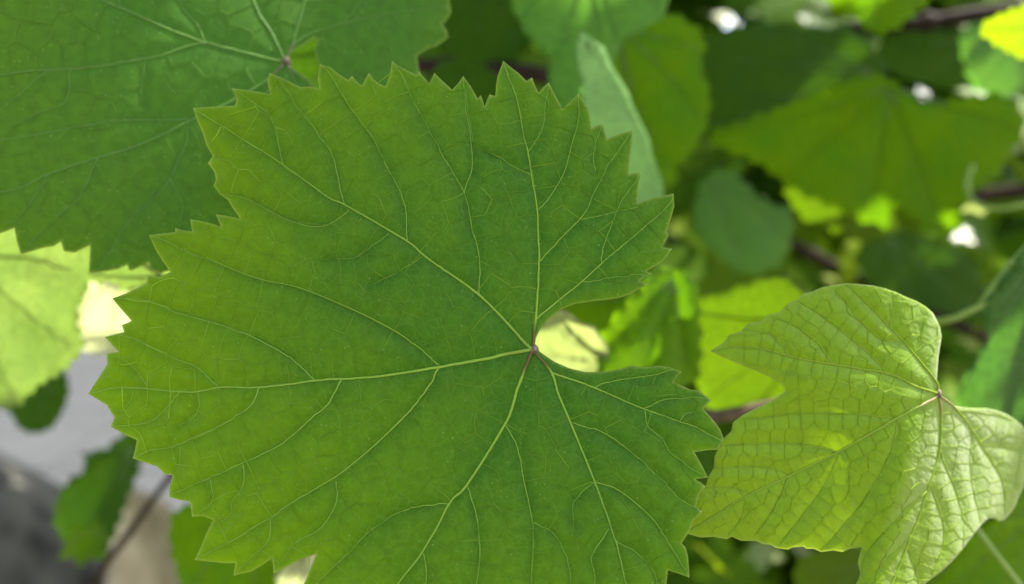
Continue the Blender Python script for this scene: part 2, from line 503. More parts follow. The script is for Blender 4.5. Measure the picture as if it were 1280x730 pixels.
    VV, FF = [], []
    for i in range(9):
        ph = math.pi * i / 8
        for k in range(12):
            an = 2 * math.pi * k / 12
            rr = jr * (1 + .22 * math.sin(3 * an + th[0] + 2 * ph) + .12 * math.sin(5 * an + th[1]))
            VV.append(base + CR @ np.array((rr * math.sin(ph) * math.cos(an), rr * math.sin(ph) * math.sin(an), rr * .8 * math.cos(ph))))
    for i in range(8):
        for k in range(12):
            FF.append((i * 12 + k, (i + 1) * 12 + k, (i + 1) * 12 + (k + 1) % 12, i * 12 + (k + 1) % 12))
    mesh_obj('stalk_joint', np.array(VV), FF, M_JOINT, root, base)
    if petiole is not None:
        P = smooth_line(np.vstack([base + CR @ np.array((0, 0, -.0006))] + [at(*p) for p in petiole]), .003)
        r_ = np.linspace(.0011, .0014, len(P))
        Vv, Ff = tube(P, r_, 10)
        mesh_obj('petiole', Vv, Ff, pmat or M_PETR, root, base)
    return root

def V(pts, r0, r1, *sides): return (pts, r0, r1, list(sides))

# --- the big leaf in the middle
J1 = (667, 437)
OUT1 = [(241,135),(268,133),(294,132),(296,122),(290,110),(312,113),(338,117),(334,103),(337,91),(352,97),(376,109),(388,108),(399,111),(397,96),(400,80),(413,84),(424,93),(435,100),(440,95),(446,102),(452,107),(456,100),(461,91),(466,98),(473,104),(482,108),(487,95),(490,76),(497,82),(509,88),(521,94),(524,89),(530,97),(537,104),(540,97),(543,91),(553,101),(565,112),(572,105),(579,95),(588,107),(597,123),(601,119),(604,127),(606,133),(609,124),(612,118),(619,120),(620,107),(622,95),(629,76),(640,85),(649,92),(658,101),(665,97),(669,107),(673,116),(680,108),(686,103),(694,119),(703,136),(713,127),(723,117),(731,128),(737,140),(740,160),(753,154),(756,164),(759,174),(775,167),(791,163),(790,180),(788,196),(786,218),(793,216),(801,216),(798,235),(797,254),(818,247),(842,242),(843,258),(838,275),(833,290),(836,294),(832,301),(828,309),(840,311),(834,320),(828,327),(820,332),(808,339),(815,342),(806,346),(800,351),(811,355),(800,361),(787,368),(772,373),(746,376),(718,380),(703,386),(691,395),(682,403),(675,412),(670,422),(668,434),(678,442),(693,452),(711,460),(731,465),(745,465),(759,464),(776,461),(788,457),(806,459),(822,457),(837,459),(852,465),(847,470),(842,477),(852,482),(863,487),(873,488),(881,494),(889,500),(884,505),(879,511),(890,523),(900,536),(905,549),(901,556),(897,562),(882,563),(868,565),(873,574),(878,583),(885,597),(877,598),(869,599),(876,603),(882,608),(874,618),(870,632),(878,640),(866,652),(862,664),(852,679),(857,684),(860,695),(861,707),(862,722),(848,717),(835,713),(833,730),(835,760),(818,752),(803,786),(790,768),(772,800),(760,778),(738,792),(718,783),(700,806),(688,788),(655,802),(640,815),(622,797),(590,810),(575,832),(556,806),(530,812),(508,838),(488,820),(455,838),(432,864),(420,830),(410,815),(400,780),(385,765),(380,730),(388,712),(395,693),(382,697),(368,703),(356,710),(342,717),(341,706),(341,697),(327,707),(313,715),(302,717),(292,720),(294,704),(280,704),(262,702),(243,700),(250,686),(258,667),(266,650),(254,645),(240,646),(239,636),(237,627),(224,625),(211,621),(212,608),(216,594),(205,592),(196,583),(180,578),(166,573),(169,562),(171,550),(155,543),(138,533),(141,527),(143,522),(133,506),(123,500),(110,492),(122,474),(134,455),(133,442),(148,440),(139,430),(131,421),(143,418),(155,415),(152,406),(158,404),(164,401),(151,386),(140,373),(157,367),(172,360),(183,354),(184,344),(199,346),(213,340),(203,326),(195,313),(186,294),(203,292),(219,290),(219,285),(229,288),(240,289),(238,274),(250,276),(263,279),(276,283),(270,268),(284,270),(300,273),(292,262),(285,250),(275,243),(267,232),(270,224),(268,215),(260,204),(266,195),(258,182),(254,168),(247,152)]
VE1 = [
 V([J1,(656,438),(600,449),(549,458),(462,471),(395,476),(316,484),(274,485),(248,490),(213,489),(186,486),(146,485),(111,492)], 2.7, .8,
   ([(549,459),(534,488),(496,533),(431,590),(375,624),(338,648),(295,674),(244,699)], 1.8,.6), ([(427,475),(409,506),(368,542),(323,569),(275,592),(237,609),(213,618)],1.6,.6),
   ([(325,484),(309,509),(275,533),(223,557),(191,563),(168,573)],1.4,.55), ([(224,491),(205,513),(186,528),(164,532),(140,534)],1.1,.5),
   ([(248,490),(247,512),(237,525),(223,532)],.9,.4), ([(166,488),(163,501),(153,512),(141,513)],.8,.4),
   ([(549,456),(500,420),(445,391),(375,362),(316,348),(241,317),(206,300),(187,295)],1.2,.5), ([(395,476),(361,444),(316,420),(261,400),(220,389),(186,377),(141,373)],1.2,.5),
   ([(273,484),(251,462),(220,447),(193,435),(158,420),(132,421)],1.0,.45), ([(184,482),(174,468),(155,451),(134,443)],.8,.4),
   ([(338,648),(335,676),(318,695),(293,719)],1.0,.4), ([(420,602),(420,624),(401,657),(371,677),(356,698),(343,715)],1.1,.4),
   ([(304,581),(302,607),(289,628),(289,642),(271,655)],1.0,.4), ([(263,598),(265,628),(243,645)],.9,.4), ([(225,558),(224,580),(222,592)],.8,.4)),
 V([J1,(655,428),(600,371),(531,321),(508,302),(431,257),(409,247),(354,206),(292,167),(242,136)],2.1,.6,
   ([(599,370),(599,322),(589,281),(580,241),(548,182),(517,127),(503,93),(490,78)],1.1,.5), ([(580,240),(592,210),(589,162),(584,137),(579,97)],.9,.4),
   ([(509,302),(508,271),(500,242),(469,179),(434,132),(414,95),(401,82)],1.0,.45), ([(431,257),(418,200),(399,168),(371,131),(350,100),(338,92)],1.0,.4),
   ([(354,206),(347,179),(337,144),(308,122),(291,111)],.8,.4), ([(436,262),(402,281),(361,273),(309,247),(278,243)],.8,.4),
   ([(527,321),(496,341),(462,357)],.6,.3), ([(486,292),(448,320),(409,324)],.6,.3)),
 V([J1,(667,412),(670,388),(674,328),(671,262),(660,193),(653,162),(646,127),(634,90),(629,78)],2.1,.55,
   ([(674,327),(726,274),(743,240),(764,203),(789,164)],1.2,.5), ([(672,263),(689,240),(704,213),(713,179),(722,148),(723,119)],1.0,.45), ([(660,190),(675,168),(682,148),(683,127),(686,105)],.9,.4), ([(666,220),(630,200),(610,190)],.7,.4)),
 V([(669,404),(672,396),(720,357),(757,324),(799,290),(836,256),(842,244)],1.5,.5,
   ([(752,328),(755,303),(769,265),(783,241),(800,218)],.9,.4), ([(727,274),(749,270),(769,265),(797,259)],.8,.4), ([(745,214),(742,192),(752,157)],.7,.35), ([(727,352),(770,346),(805,343)],.7,.35)),
 V([J1,(663,445),(647,484),(632,530),(584,607),(563,629),(529,690),(500,728),(470,775),(433,860)],2.6,.8,
   ([(632,531),(646,556),(656,597),(666,652),(663,728),(655,798)],1.2,.5), ([(584,607),(594,645),(598,686),(594,728),(577,828)],1.1,.5), ([(529,691),(534,728),(510,835)],1.0,.4),
   ([(563,629),(517,635),(486,648),(455,671),(433,695),(403,724),(384,740)],1.1,.5), ([(667,653),(694,669),(708,697),(713,728),(702,803)],.9,.4)),
 V([J1,(676,449),(691,467),(698,490),(714,528),(744,602),(769,676),(782,728),(803,783)],2.1,.7,
   ([(715,528),(747,539),(775,556),(803,577),(830,601),(850,622),(870,634)],1.1,.5), ([(744,602),(766,611),(787,625),(816,652),(837,684),(860,720)],1.1,.5), ([(761,661),(746,684),(740,698),(744,722),(740,790)],1.0,.4),
   ([(770,676),(792,688),(814,710),(823,732)],.9,.4), ([(743,602),(716,628),(716,655)],.7,.4)),
 V([(690,466),(720,477),(742,485),(789,504),(805,510),(848,526),(868,534),(885,543),(903,551)],1.5,.5,
   ([(743,485),(756,479),(784,475),(821,470),(840,463),(851,465)],.9,.4), ([(806,510),(821,502),(849,498),(870,495),(888,500)],.9,.4), ([(805,511),(810,533),(828,549),(837,566),(863,586),(884,597)],.9,.4), ([(850,527),(857,518),(870,515)],.7,.35)),
]
def dep1(x, y):
    u, v = (x - 560) / 400, (y - 420) / 340
    return .149 - .0012 * u - .0060 * v + .0035 * u * u - .0006 * v * np.abs(v) + .0012 * np.sin(u * 5 + v * 3) * .6 + .003 * np.clip(u - .45, 0, 1) ** 2
hero_leaf('grape_leaf', 'large sharp-toothed grape leaf with pale veins filling the middle of the picture', J1, OUT1, VE1, dep1, M_MAIN, V_MAIN, .150 / FPX, N_MAIN, relief=(.0016, 20, .00026, 5.5), net_w=.46, vscale=.85,
          petiole=[(650, 452, .157), (610, 500, .175), (560, 560, .21), (500, 640, .27)])

# --- the large dull leaf at the upper left
J2 = (357, 76)
OUT2 = [(357,78),(363,66),(372,60),(381,56),(391,49),(397,50),(393,62),(395,74),(402,88),(420,108),(450,125),(500,130),(520,110),(524,88),(521,70),(536,60),(545,58),(560,47),(559,40),(553,31),(559,24),(564,15),(561,0),(570,-20),(548,-35),(552,-62),(520,-75),(515,-105),(480,-112),(470,-140),(435,-142),(420,-170),(388,-168),(370,-196),(340,-178),(310,-200),(285,-176),(250,-196),(225,-168),(190,-180),(165,-150),(120,-150),(95,-118),(40,-112),(15,-80),(-40,-70),(-60,-35),(-110,-15),(-120,30),(-165,55),(-150,90),(-175,115),(-140,135),(-150,165),(-115,175),(-120,210),(-88,215),(-84,245),(-55,250),(-48,280),(-25,278),(-15,298),(0,292),(18,285),(21,302),(26,318),(40,314),(57,309),(67,308),(76,302),(80,314),(93,316),(103,311),(113,306),(112,323),(111,341),(134,339),(148,336),(159,331),(162,339),(174,334),(186,328),(190,338),(201,341),(212,338),(236,333),(255,316),(290,300),(310,262),(345,235),(360,190),(395,165),(398,112),(385,98),(370,88)]
VE2 = [
 V([J2,(344,75),(302,65),(258,53),(220,41),(165,17),(127,0),(40,-50),(-30,-75)],1.5,.6,
   ([(258,53),(237,58),(196,70),(141,79),(74,86),(0,94),(-90,110),(-165,112)],1.4,.6), ([(256,51),(246,31),(222,0),(190,-60),(165,-145)],1.1,.5),
   ([(88,86),(81,127),(50,142),(20,156)],.8,.4), ([(150,10),(140,-40),(100,-110)],.8,.4), ([(182,73),(178,105),(180,130)],.6,.3), ([(60,88),(10,130),(-60,190)],.8,.4)),
 V([J2,(354,70),(339,39),(320,7),(300,-60),(283,-170)],1.4,.6, ([(318,0),(340,-60),(365,-190)],.9,.4), ([(312,-25),(270,-90),(245,-185)],.9,.4)),
 V([J2,(366,57),(371,38),(382,0),(400,-80),(430,-145)],1.3,.6, ([(390,-30),(430,-80),(470,-135)],.8,.4)),
 V([(366,58),(385,43),(412,33),(440,26),(500,14),(560,8)],1.2,.5, ([(430,29),(470,-20),(515,-95)],.8,.4), ([(470,20),(500,40),(522,66)],.7,.4)),
 V([J2,(335,98),(290,125),(237,150),(182,177),(117,199),(62,218),(10,239),(-84,243)],1.4,.6,
   ([(237,149),(192,149),(144,149),(69,162),(7,172),(-60,180)],.9,.4), ([(235,152),(232,179),(211,222),(188,249),(167,268),(148,293),(126,334)],1.0,.4), ([(211,222),(229,252),(227,283),(215,330)],.8,.4),
   ([(123,198),(100,244),(81,263),(57,286),(30,312)],.9,.4), ([(194,238),(166,270)],.5,.3), ([(60,218),(40,250),(20,283)],.7,.4)),
 V([J2,(368,100),(378,140),(375,170)],1.0,.5),
]
def dep2(x, y):
    u, v = (x - 200) / 350, (y - 100) / 260
    return .182 + .016 * u - .006 * v + .006 * u * u + .004 * v * v
hero_leaf('grape_leaf', 'broad dull green grape leaf at the upper left, its pale stalk joint and sinus showing', J2, OUT2, VE2, dep2, M_DARK, V_DARK, .186 / FPX, N_DARK,
          relief=(.0005, 18, .00003, 5), net=36, net_w=.22, vscale=.92, grid=3.6, petiole=[(368, 100, .20), (420, 150, .23), (520, 200, .30)])

# --- the young yellow-green leaf at the right
J3 = (1172, 492)
OUT3 = [(888,439),(905,428),(912,418),(926,414),(935,405),(950,402),(960,394),(975,390),(984,380),(996,375),(1004,367),(1014,365),(1028,359),(1043,356),(1058,354),(1074,355),(1092,357),(1108,361),(1120,365),(1132,371),(1145,376),(1157,383),(1166,391),(1171,400),(1175,409),(1177,420),(1175,433),(1173,446),(1172,460),(1171,474),(1171,491),(1180,500),(1191,507),(1204,509),(1218,510),(1232,510),(1246,513),(1257,517),(1267,523),(1276,530),(1284,539),(1289,560),(1286,580),(1281,598),(1279,610),(1273,622),(1269,633),(1262,643),(1255,650),(1248,652),(1243,648),(1236,648),(1228,655),(1222,662),(1212,675),(1204,686),(1190,702),(1177,714),(1166,722),(1156,730),(1140,752),(1118,765),(1108,785),(1088,795),(1078,775),(1066,765),(1072,745),(1070,730),(1076,718),(1072,703),(1077,684),(1062,686),(1053,690),(1042,688),(1026,690),(1018,686),(1008,686),(1004,683),(992,684),(985,687),(970,685),(963,681),(953,680),(945,676),(926,676),(915,671),(908,674),(892,671),(876,672),(858,667),(859,660),(863,650),(865,637),(870,624),(875,615),(882,608),(885,596),(892,585),(893,570),(899,557),(905,547),(914,539),(916,528),(928,519),(943,511),(956,505),(967,500),(982,489),(978,481),(962,471),(943,463),(926,456),(905,447)]
VE3 = [
 V([J3,(1170,477),(1143,443),(1112,408),(1081,377),(1061,357)],1.6,.6, ([(1143,443),(1150,420),(1158,395)],.8,.4), ([(1112,408),(1118,385),(1116,367)],.8,.4), ([(1128,426),(1100,424),(1075,400),(1043,360)],.8,.4)),
 V([J3,(1149,484),(1108,467),(1046,457),(995,448),(953,437),(916,434),(890,439)],1.7,.6,
   ([(1108,466),(1081,436),(1046,408),(1019,388),(995,376)],1.1,.5), ([(1041,456),(1026,434),(995,408),(962,395)],1.0,.4), ([(988,446),(974,427),(957,415),(930,412)],.8,.4), ([(995,448),(985,462),(980,478)],.8,.4)),
 V([J3,(1166,499),(1122,523),(1050,564),(988,595),(933,621),(860,664)],2.0,.7,
   ([(1118,523),(1074,518),(1012,517),(950,522),(922,524)],1.2,.5), ([(1047,565),(1019,557),(977,554),(914,557),(900,558)],1.2,.5), ([(988,594),(967,586),(940,583),(895,585)],1.0,.4), ([(938,617),(916,610),(884,609)],.8,.4),
   ([(1123,524),(1112,569),(1081,624),(1040,674),(1026,688)],1.2,.5), ([(1049,566),(1032,604),(1005,642),(975,680)],1.1,.5), ([(984,598),(967,636),(943,669)],1.0,.4), ([(932,622),(926,648),(910,670)],.8,.4)),
 V([J3,(1176,514),(1175,562),(1163,604),(1149,645),(1132,686),(1118,721),(1088,790)],2.0,.7,
   ([(1163,606),(1180,652),(1178,685),(1165,720)],1.1,.4), ([(1175,562),(1195,610),(1205,650),(1204,682)],1.0,.4), ([(1160,612),(1120,650),(1085,690),(1076,716)],1.1,.4), ([(1140,668),(1110,700),(1075,735)],.9,.4), ([(1134,684),(1145,715),(1150,735)],.8,.4)),
 V([J3,(1197,513),(1228,556),(1252,600),(1257,640)],1.6,.6, ([(1197,513),(1225,514),(1260,522)],.8,.4), ([(1228,556),(1260,560),(1285,565)],.9,.4), ([(1252,600),(1270,605),(1278,612)],.7,.4), ([(1215,538),(1215,590),(1226,652)],.9,.4)),
]
def dep3(x, y):
    # folded along the line from the stalk joint to the lower lobe; the right part bends back, the far left tip comes forward
    s_ = (x - (1150 - (y - 492) * .30)) / 130
    fold = np.where(s_ > 0, .0300 * (np.sqrt(s_ * s_ + .06) - .245), .0050 * (np.sqrt(s_ * s_ * .12 + .05) - .22))
    top = .004 * np.clip((x - 1080) / 90, 0, 1) ** 2 * np.clip((500 - y) / 120, 0, 1)
    lobe = np.clip((s_ + .15) / .8, 0, 1.2)
    return .1610 + fold - .000070 * lobe * (y - 580) - .0095 * np.clip((1150 - x) / 290, 0, 1) + top + .00002 * np.clip(470 - y, 0, 200) + .0008 * np.sin(x / 38.) * np.sin(y / 45. + 1)
hero_leaf('grape_leaf', 'young yellow-green grape leaf with sunken veins and a silvery folded lobe at the right', J3, OUT3, VE3, dep3, M_YOUNG, V_YOUNG, .160 / FPX, N_YOUNG,
          relief=(.0009, 12, .00010, 4.2), net=19, net_w=.19, grid=2.7, petiole=[(1166, 505, .178), (1150, 525, .20), (1110, 545, .25), (1080, 520, .29)], pmat=M_PETR)

SUNNY = []            # world points that the sun reaches through the holes left in the added leaf roof
def sunny(*pts):
    for p in pts: SUNNY.append(at(*p))
sunny((1235, 600, .17), (1205, 660, .165), (1165, 700, .165), (1240, 550, .17))

# ------------------------------------------------------------------ leaves behind: own outline, distance and bend
def toothed(poly, n_px, amp):
    """an outline given by a few points becomes a smooth leaf margin with teeth"""
    q = np.asarray(poly, float)
    q = np.vstack([q, q[:1]])
    c = smooth_line(np.vstack([q[-2], q, q[1]]), 3)  # smooth, then cut back to the ring
    a0 = np.argmin(np.linalg.norm(c[:len(c) // 2] - q[0], axis=1)); a1 = len(c) // 2 + np.argmin(np.linalg.norm(c[len(c) // 2:] - q[0], axis=1))
    c = c[a0:a1]
    s = np.r_[0, np.cumsum(np.linalg.norm(np.diff(c, axis=0), axis=1))]
    total = s[-1]; nt = max(6, int(total / n_px)); step = total / nt
    t = np.gradient(c, axis=0); t /= np.linalg.norm(t, axis=1)[:, None] + 1e-9
    area = np.sum(c[:, 0] * np.roll(c[:, 1], -1) - np.roll(c[:, 0], -1) * c[:, 1])
    nr = np.stack([t[:, 1], -t[:, 0]], 1) * np.sign(area)
    out = []
    for i in range(nt):
        for f, h in ((0, -.35), (.62, .65)):
            ss = (i + f + rng.uniform(-.08, .08)) * step % total
            k = min(len(c) - 1, np.searchsorted(s, ss))
            out.append(c[k] + nr[k] * amp * h * rng.uniform(.6, 1.3))
    return np.array(out)

def back_leaf(label, poly, J, tips, d, tilt, mat, tooth=(22, 7), bulge=.004, curl=.0, name='grape_leaf', petiole=None, grid=None, fold=.0025, group=None):
    """tilt = metres of depth per 100 px in x and y; fold = how far the blade rises between the veins"""
    px = d / FPX
    out = toothed(poly, *tooth)
    ext = out.max(0) - out.min(0)
    g = grid or max(5.0, min(ext) / 16)
    c0 = out.mean(0)
    lines = [smooth_line([J, (np.array(J) * .5 + np.array(t) * .5) + rng.normal(0, 3, 2), t], 3) for t in tips]
    kv = kd_of(np.vstack(lines))
    lo, hi = out.min(0), out.max(0)
    xs, ys = np.meshgrid(np.arange(lo[0], hi[0], g), np.arange(lo[1], hi[1], g))
    pts = np.stack([xs.ravel(), ys.ravel()], 1) + rng.normal(0, g * .12, (xs.size, 2))
    pts = pts[inside(out, pts)]
    if len(pts): pts = pts[kd_dist(kd_of(close_line(out, 2)), pts) > g * .45]
    ring = close_line(out, g)
    R = max(ext) / 2
    def dep(P):
        dv = kd_dist(kv, P)
        q = (P - c0) / R
        return d + (P[:, 0] - c0[0]) * tilt[0] / 100 + (P[:, 1] - c0[1]) * tilt[1] / 100 + bulge * (q ** 2).sum(1) + curl * q[:, 0] * q[:, 1] - fold * (1 - np.exp(-dv / (R * .18)))
    V2, F, _ = triangulate(ring, pts)
    dd = dep(V2)
    V3 = at(V2[:, 0], V2[:, 1], dd)
    base = at(J[0], J[1], float(dep(np.array([J], float))[0]))
    root = empty(name, base)
    tag(root, label, 'leaf', group)
    nb = len(V2)
    cnt = {}
    for f in F:
        for i in range(len(f)):
            e_ = (f[i], f[(i + 1) % len(f)]); kx = tuple(sorted(e_)); cnt[kx] = None if kx in cnt else e_
    be = [e_ for e_ in cnt.values() if e_]
    bi = sorted({i for e_ in be for i in e_}); mp = {i: nb + k for k, i in enumerate(bi)}
    V3 = np.vstack([V3, at(V2[bi][:, 0], V2[bi][:, 1], dd[bi] + .0003)])
    co = np.stack([(V2[:, 0] - J[0]) * px, (V2[:, 1] - J[1]) * px, np.zeros(nb)], 1)
    co = np.vstack([co, co[bi]])
    F = [f[::-1] for f in F] + [(a_, b_, mp[b_], mp[a_]) for a_, b_ in be]
    mesh_obj('blade', V3, F, mat, root, base, attrs={'leaf_co': co, 'margin': np.zeros(len(V3))})
    for l in lines:
        q = smooth_line(l, 8)
        rr = np.linspace(.0008, .0003, len(q))
        ok = inside(out, q)
        if ok.sum() < 3: continue
        q = q[ok]; rr = rr[ok]
        Vv, Ff = tube(at(q[:, 0], q[:, 1], dep(q) + rr * .3), rr, 5)
        mesh_obj('vein', Vv, Ff, V_MID, root, base, attrs={'run': np.full(len(Vv), .8)})
    if petiole:
        P = smooth_line(np.vstack([base] + [at(*p) for p in petiole]), .006)
        Vv, Ff = tube(P, np.linspace(.0011, .0016, len(P)), 8)
        mesh_obj('petiole', Vv, Ff, M_PET, root, base)
    return root

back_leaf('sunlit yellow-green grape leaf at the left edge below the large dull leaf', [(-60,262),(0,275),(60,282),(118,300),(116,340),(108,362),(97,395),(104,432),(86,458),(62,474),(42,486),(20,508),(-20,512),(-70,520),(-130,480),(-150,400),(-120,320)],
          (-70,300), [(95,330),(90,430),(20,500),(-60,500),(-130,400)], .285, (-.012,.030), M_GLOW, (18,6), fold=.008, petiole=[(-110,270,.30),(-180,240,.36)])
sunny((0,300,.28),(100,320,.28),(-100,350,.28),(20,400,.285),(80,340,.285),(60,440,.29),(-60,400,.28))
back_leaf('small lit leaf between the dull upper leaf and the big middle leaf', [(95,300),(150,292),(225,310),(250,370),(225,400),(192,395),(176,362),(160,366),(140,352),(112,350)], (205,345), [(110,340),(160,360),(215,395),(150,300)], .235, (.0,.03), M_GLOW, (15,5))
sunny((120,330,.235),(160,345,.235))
back_leaf('added pale leaf standing in for sun glare, blurred white beside the left teeth of the big leaf', [(86,346),(120,334),(176,340),(196,395),(176,436),(132,444),(96,428)], (150,336), [(100,400),(140,440),(185,410)], .52, (.0,.10), M_GLARE, (24,3))  # leaf added to give the bright gap a soft glare
sunny((100,370,.52),(150,360,.52),(130,400,.52),(110,420,.52),(160,420,.52))
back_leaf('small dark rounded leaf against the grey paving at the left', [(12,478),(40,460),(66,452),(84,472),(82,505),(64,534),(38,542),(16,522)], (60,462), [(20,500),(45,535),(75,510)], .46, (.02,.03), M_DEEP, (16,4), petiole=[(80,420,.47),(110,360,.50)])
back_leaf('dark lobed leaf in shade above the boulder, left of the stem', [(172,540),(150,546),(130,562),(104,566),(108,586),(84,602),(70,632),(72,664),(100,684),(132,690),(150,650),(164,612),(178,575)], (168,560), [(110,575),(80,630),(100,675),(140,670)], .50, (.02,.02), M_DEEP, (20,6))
back_leaf('olive yellow leaf hanging low beside the thin dark stem', [(90,652),(108,662),(122,650),(130,664),(140,672),(128,684),(134,700),(112,698),(100,710),(92,696),(74,700),(82,680)], (128,660), [(80,690),(105,702),(130,695)], .47, (.0,.05), M_MID, (14,2))
back_leaf('dark green leaf under the lower left margin of the big leaf', [(212,660),(232,632),(310,620),(345,700),(330,760),(240,765),(222,715)], (300,640), [(220,670),(230,750),(320,750)], .36, (.01,.03), M_MID, (22,6), petiole=[(330,600,.38),(420,520,.42)])
back_leaf('glaring sunlit leaf at the bottom edge behind the big leaf', [(298,745),(316,706),(345,690),(392,672),(386,735),(352,772),(310,778)], (380,690), [(305,740),(340,765),(375,740)], .40, (.0,.09), M_GLARE, (20,5))
sunny((330,720,.40),(355,715,.40))
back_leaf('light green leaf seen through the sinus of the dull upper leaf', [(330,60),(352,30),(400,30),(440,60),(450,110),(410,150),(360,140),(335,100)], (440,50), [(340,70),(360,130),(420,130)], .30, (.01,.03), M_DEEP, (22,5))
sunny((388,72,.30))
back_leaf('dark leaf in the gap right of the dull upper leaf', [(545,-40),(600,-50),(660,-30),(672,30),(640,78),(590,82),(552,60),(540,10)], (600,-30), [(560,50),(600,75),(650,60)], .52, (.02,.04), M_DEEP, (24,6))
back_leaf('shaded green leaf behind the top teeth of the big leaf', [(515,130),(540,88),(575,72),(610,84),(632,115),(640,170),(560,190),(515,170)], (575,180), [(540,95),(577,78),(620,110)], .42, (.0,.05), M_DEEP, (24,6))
back_leaf('smooth green leaf leaning in from the top centre', [(610,-90),(634,-10),(652,32),(688,78),(684,102),(706,146),(745,196),(775,160),(766,96),(778,52),(818,28),(836,0),(820,-70),(720,-110)], (740,-80), [(650,20),(690,90),(745,185),(775,60),(825,10)], .30, (.01,.02), M_BLUE, (30,4), petiole=[(760,-130,.32),(800,-200,.36)])
back_leaf('pale silvery curled leaf margin right of the top centre leaf', [(722,40),(742,45),(766,82),(791,130),(813,186),(830,245),(826,310),(780,300),(745,230),(730,150),(722,90)], (732,52), [(737,66)], .285, (.035,.015), M_PALE, (60,3), fold=.002)
back_leaf('mid green leaf with toothed right edge beside the silvery curled one', [(735,30),(790,14),(846,20),(880,48),(874,88),(886,112),(882,160),(862,192),(832,216),(798,230),(768,140)], (770,30), [(875,60),(880,150),(830,210),(790,200)], .385, (.01,.02), M_MID, (26,6))
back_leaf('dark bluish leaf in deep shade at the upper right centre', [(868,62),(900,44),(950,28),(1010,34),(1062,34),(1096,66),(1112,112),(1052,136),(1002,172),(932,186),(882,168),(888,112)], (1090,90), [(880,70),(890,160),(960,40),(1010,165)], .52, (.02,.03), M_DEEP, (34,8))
back_leaf('wide green leaf hanging across the upper right with veins fanning from its top', [(884,172),(932,150),(986,130),(1042,104),(1100,94),(1132,116),(1158,130),(1184,126),(1240,118),(1272,130),(1280,160),(1262,192),(1250,216),(1214,238),(1204,262),(1194,288),(1164,292),(1136,268),(1122,256),(1112,282),(1080,276),(1040,256),(992,236),(950,206)], (1112,108), [(900,168),(985,220),(1095,272),(1180,285),(1268,160)], .43, (.0,.035), M_MID, (26,7), fold=.009)
back_leaf('bluish green leaf below the dark one at the right centre', [(870,244),(888,214),(922,220),(952,250),(986,262),(988,300),(970,332),(930,342),(896,316),(872,290)], (890,225), [(880,290),(930,335),(980,300)], .50, (.02,.04), M_BLUE, (26,6))
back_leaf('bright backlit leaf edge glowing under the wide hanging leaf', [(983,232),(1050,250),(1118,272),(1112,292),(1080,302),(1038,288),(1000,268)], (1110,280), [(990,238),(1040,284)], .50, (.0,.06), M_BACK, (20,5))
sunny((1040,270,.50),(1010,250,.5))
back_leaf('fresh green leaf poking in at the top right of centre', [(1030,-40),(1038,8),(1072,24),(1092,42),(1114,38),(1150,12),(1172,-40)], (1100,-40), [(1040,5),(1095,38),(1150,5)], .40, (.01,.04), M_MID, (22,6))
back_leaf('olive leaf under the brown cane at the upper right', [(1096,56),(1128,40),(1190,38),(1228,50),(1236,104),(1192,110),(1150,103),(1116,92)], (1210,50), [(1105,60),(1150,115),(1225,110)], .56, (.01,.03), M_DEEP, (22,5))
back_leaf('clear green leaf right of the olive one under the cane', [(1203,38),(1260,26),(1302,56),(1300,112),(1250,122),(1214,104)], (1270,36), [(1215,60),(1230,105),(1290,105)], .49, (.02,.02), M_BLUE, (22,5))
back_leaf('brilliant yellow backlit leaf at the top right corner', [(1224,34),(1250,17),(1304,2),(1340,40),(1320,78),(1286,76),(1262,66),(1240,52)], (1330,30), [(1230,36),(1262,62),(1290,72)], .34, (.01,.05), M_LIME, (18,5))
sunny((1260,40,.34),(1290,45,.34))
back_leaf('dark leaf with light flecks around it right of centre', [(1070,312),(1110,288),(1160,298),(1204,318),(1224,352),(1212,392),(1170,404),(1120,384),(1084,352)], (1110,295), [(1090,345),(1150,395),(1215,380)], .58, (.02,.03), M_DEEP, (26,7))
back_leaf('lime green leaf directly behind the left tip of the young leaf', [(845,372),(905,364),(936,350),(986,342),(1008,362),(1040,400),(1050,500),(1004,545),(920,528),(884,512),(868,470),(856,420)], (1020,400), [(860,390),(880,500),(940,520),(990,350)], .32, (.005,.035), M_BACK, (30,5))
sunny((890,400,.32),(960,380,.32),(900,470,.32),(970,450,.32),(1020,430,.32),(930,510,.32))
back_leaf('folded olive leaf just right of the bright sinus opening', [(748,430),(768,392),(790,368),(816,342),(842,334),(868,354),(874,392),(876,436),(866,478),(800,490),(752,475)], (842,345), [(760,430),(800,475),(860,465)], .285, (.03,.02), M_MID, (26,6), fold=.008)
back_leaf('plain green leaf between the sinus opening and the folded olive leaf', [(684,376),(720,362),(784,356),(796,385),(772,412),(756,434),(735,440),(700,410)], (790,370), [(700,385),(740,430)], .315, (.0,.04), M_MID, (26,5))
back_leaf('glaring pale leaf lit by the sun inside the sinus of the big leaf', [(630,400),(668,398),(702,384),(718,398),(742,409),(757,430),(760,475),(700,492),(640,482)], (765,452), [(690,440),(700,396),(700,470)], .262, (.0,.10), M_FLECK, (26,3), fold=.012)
sunny((690,400,.262),(690,430,.262),(745,415,.262),(745,460,.262),(700,470,.262))
back_leaf('bluish green leaf at the right edge behind the young leaf', [(1310,285),(1262,340),(1226,388),(1236,420),(1220,452),(1194,490),(1210,522),(1262,534),(1330,520),(1345,400)], (1320,300), [(1230,400),(1200,490),(1260,525)], .265, (.01,.02), M_TEAL, (34,6), petiole=[(1340,260,.28),(1380,200,.32)])
back_leaf('pale green leaf below the young leaf in the bottom right corner', [(1160,770),(1182,712),(1214,668),(1242,650),(1296,590),(1345,640),(1330,770),(1240,800)], (1330,620), [(1230,670),(1180,740),(1260,780)], .30, (.01,.03), M_MID, (30,6))
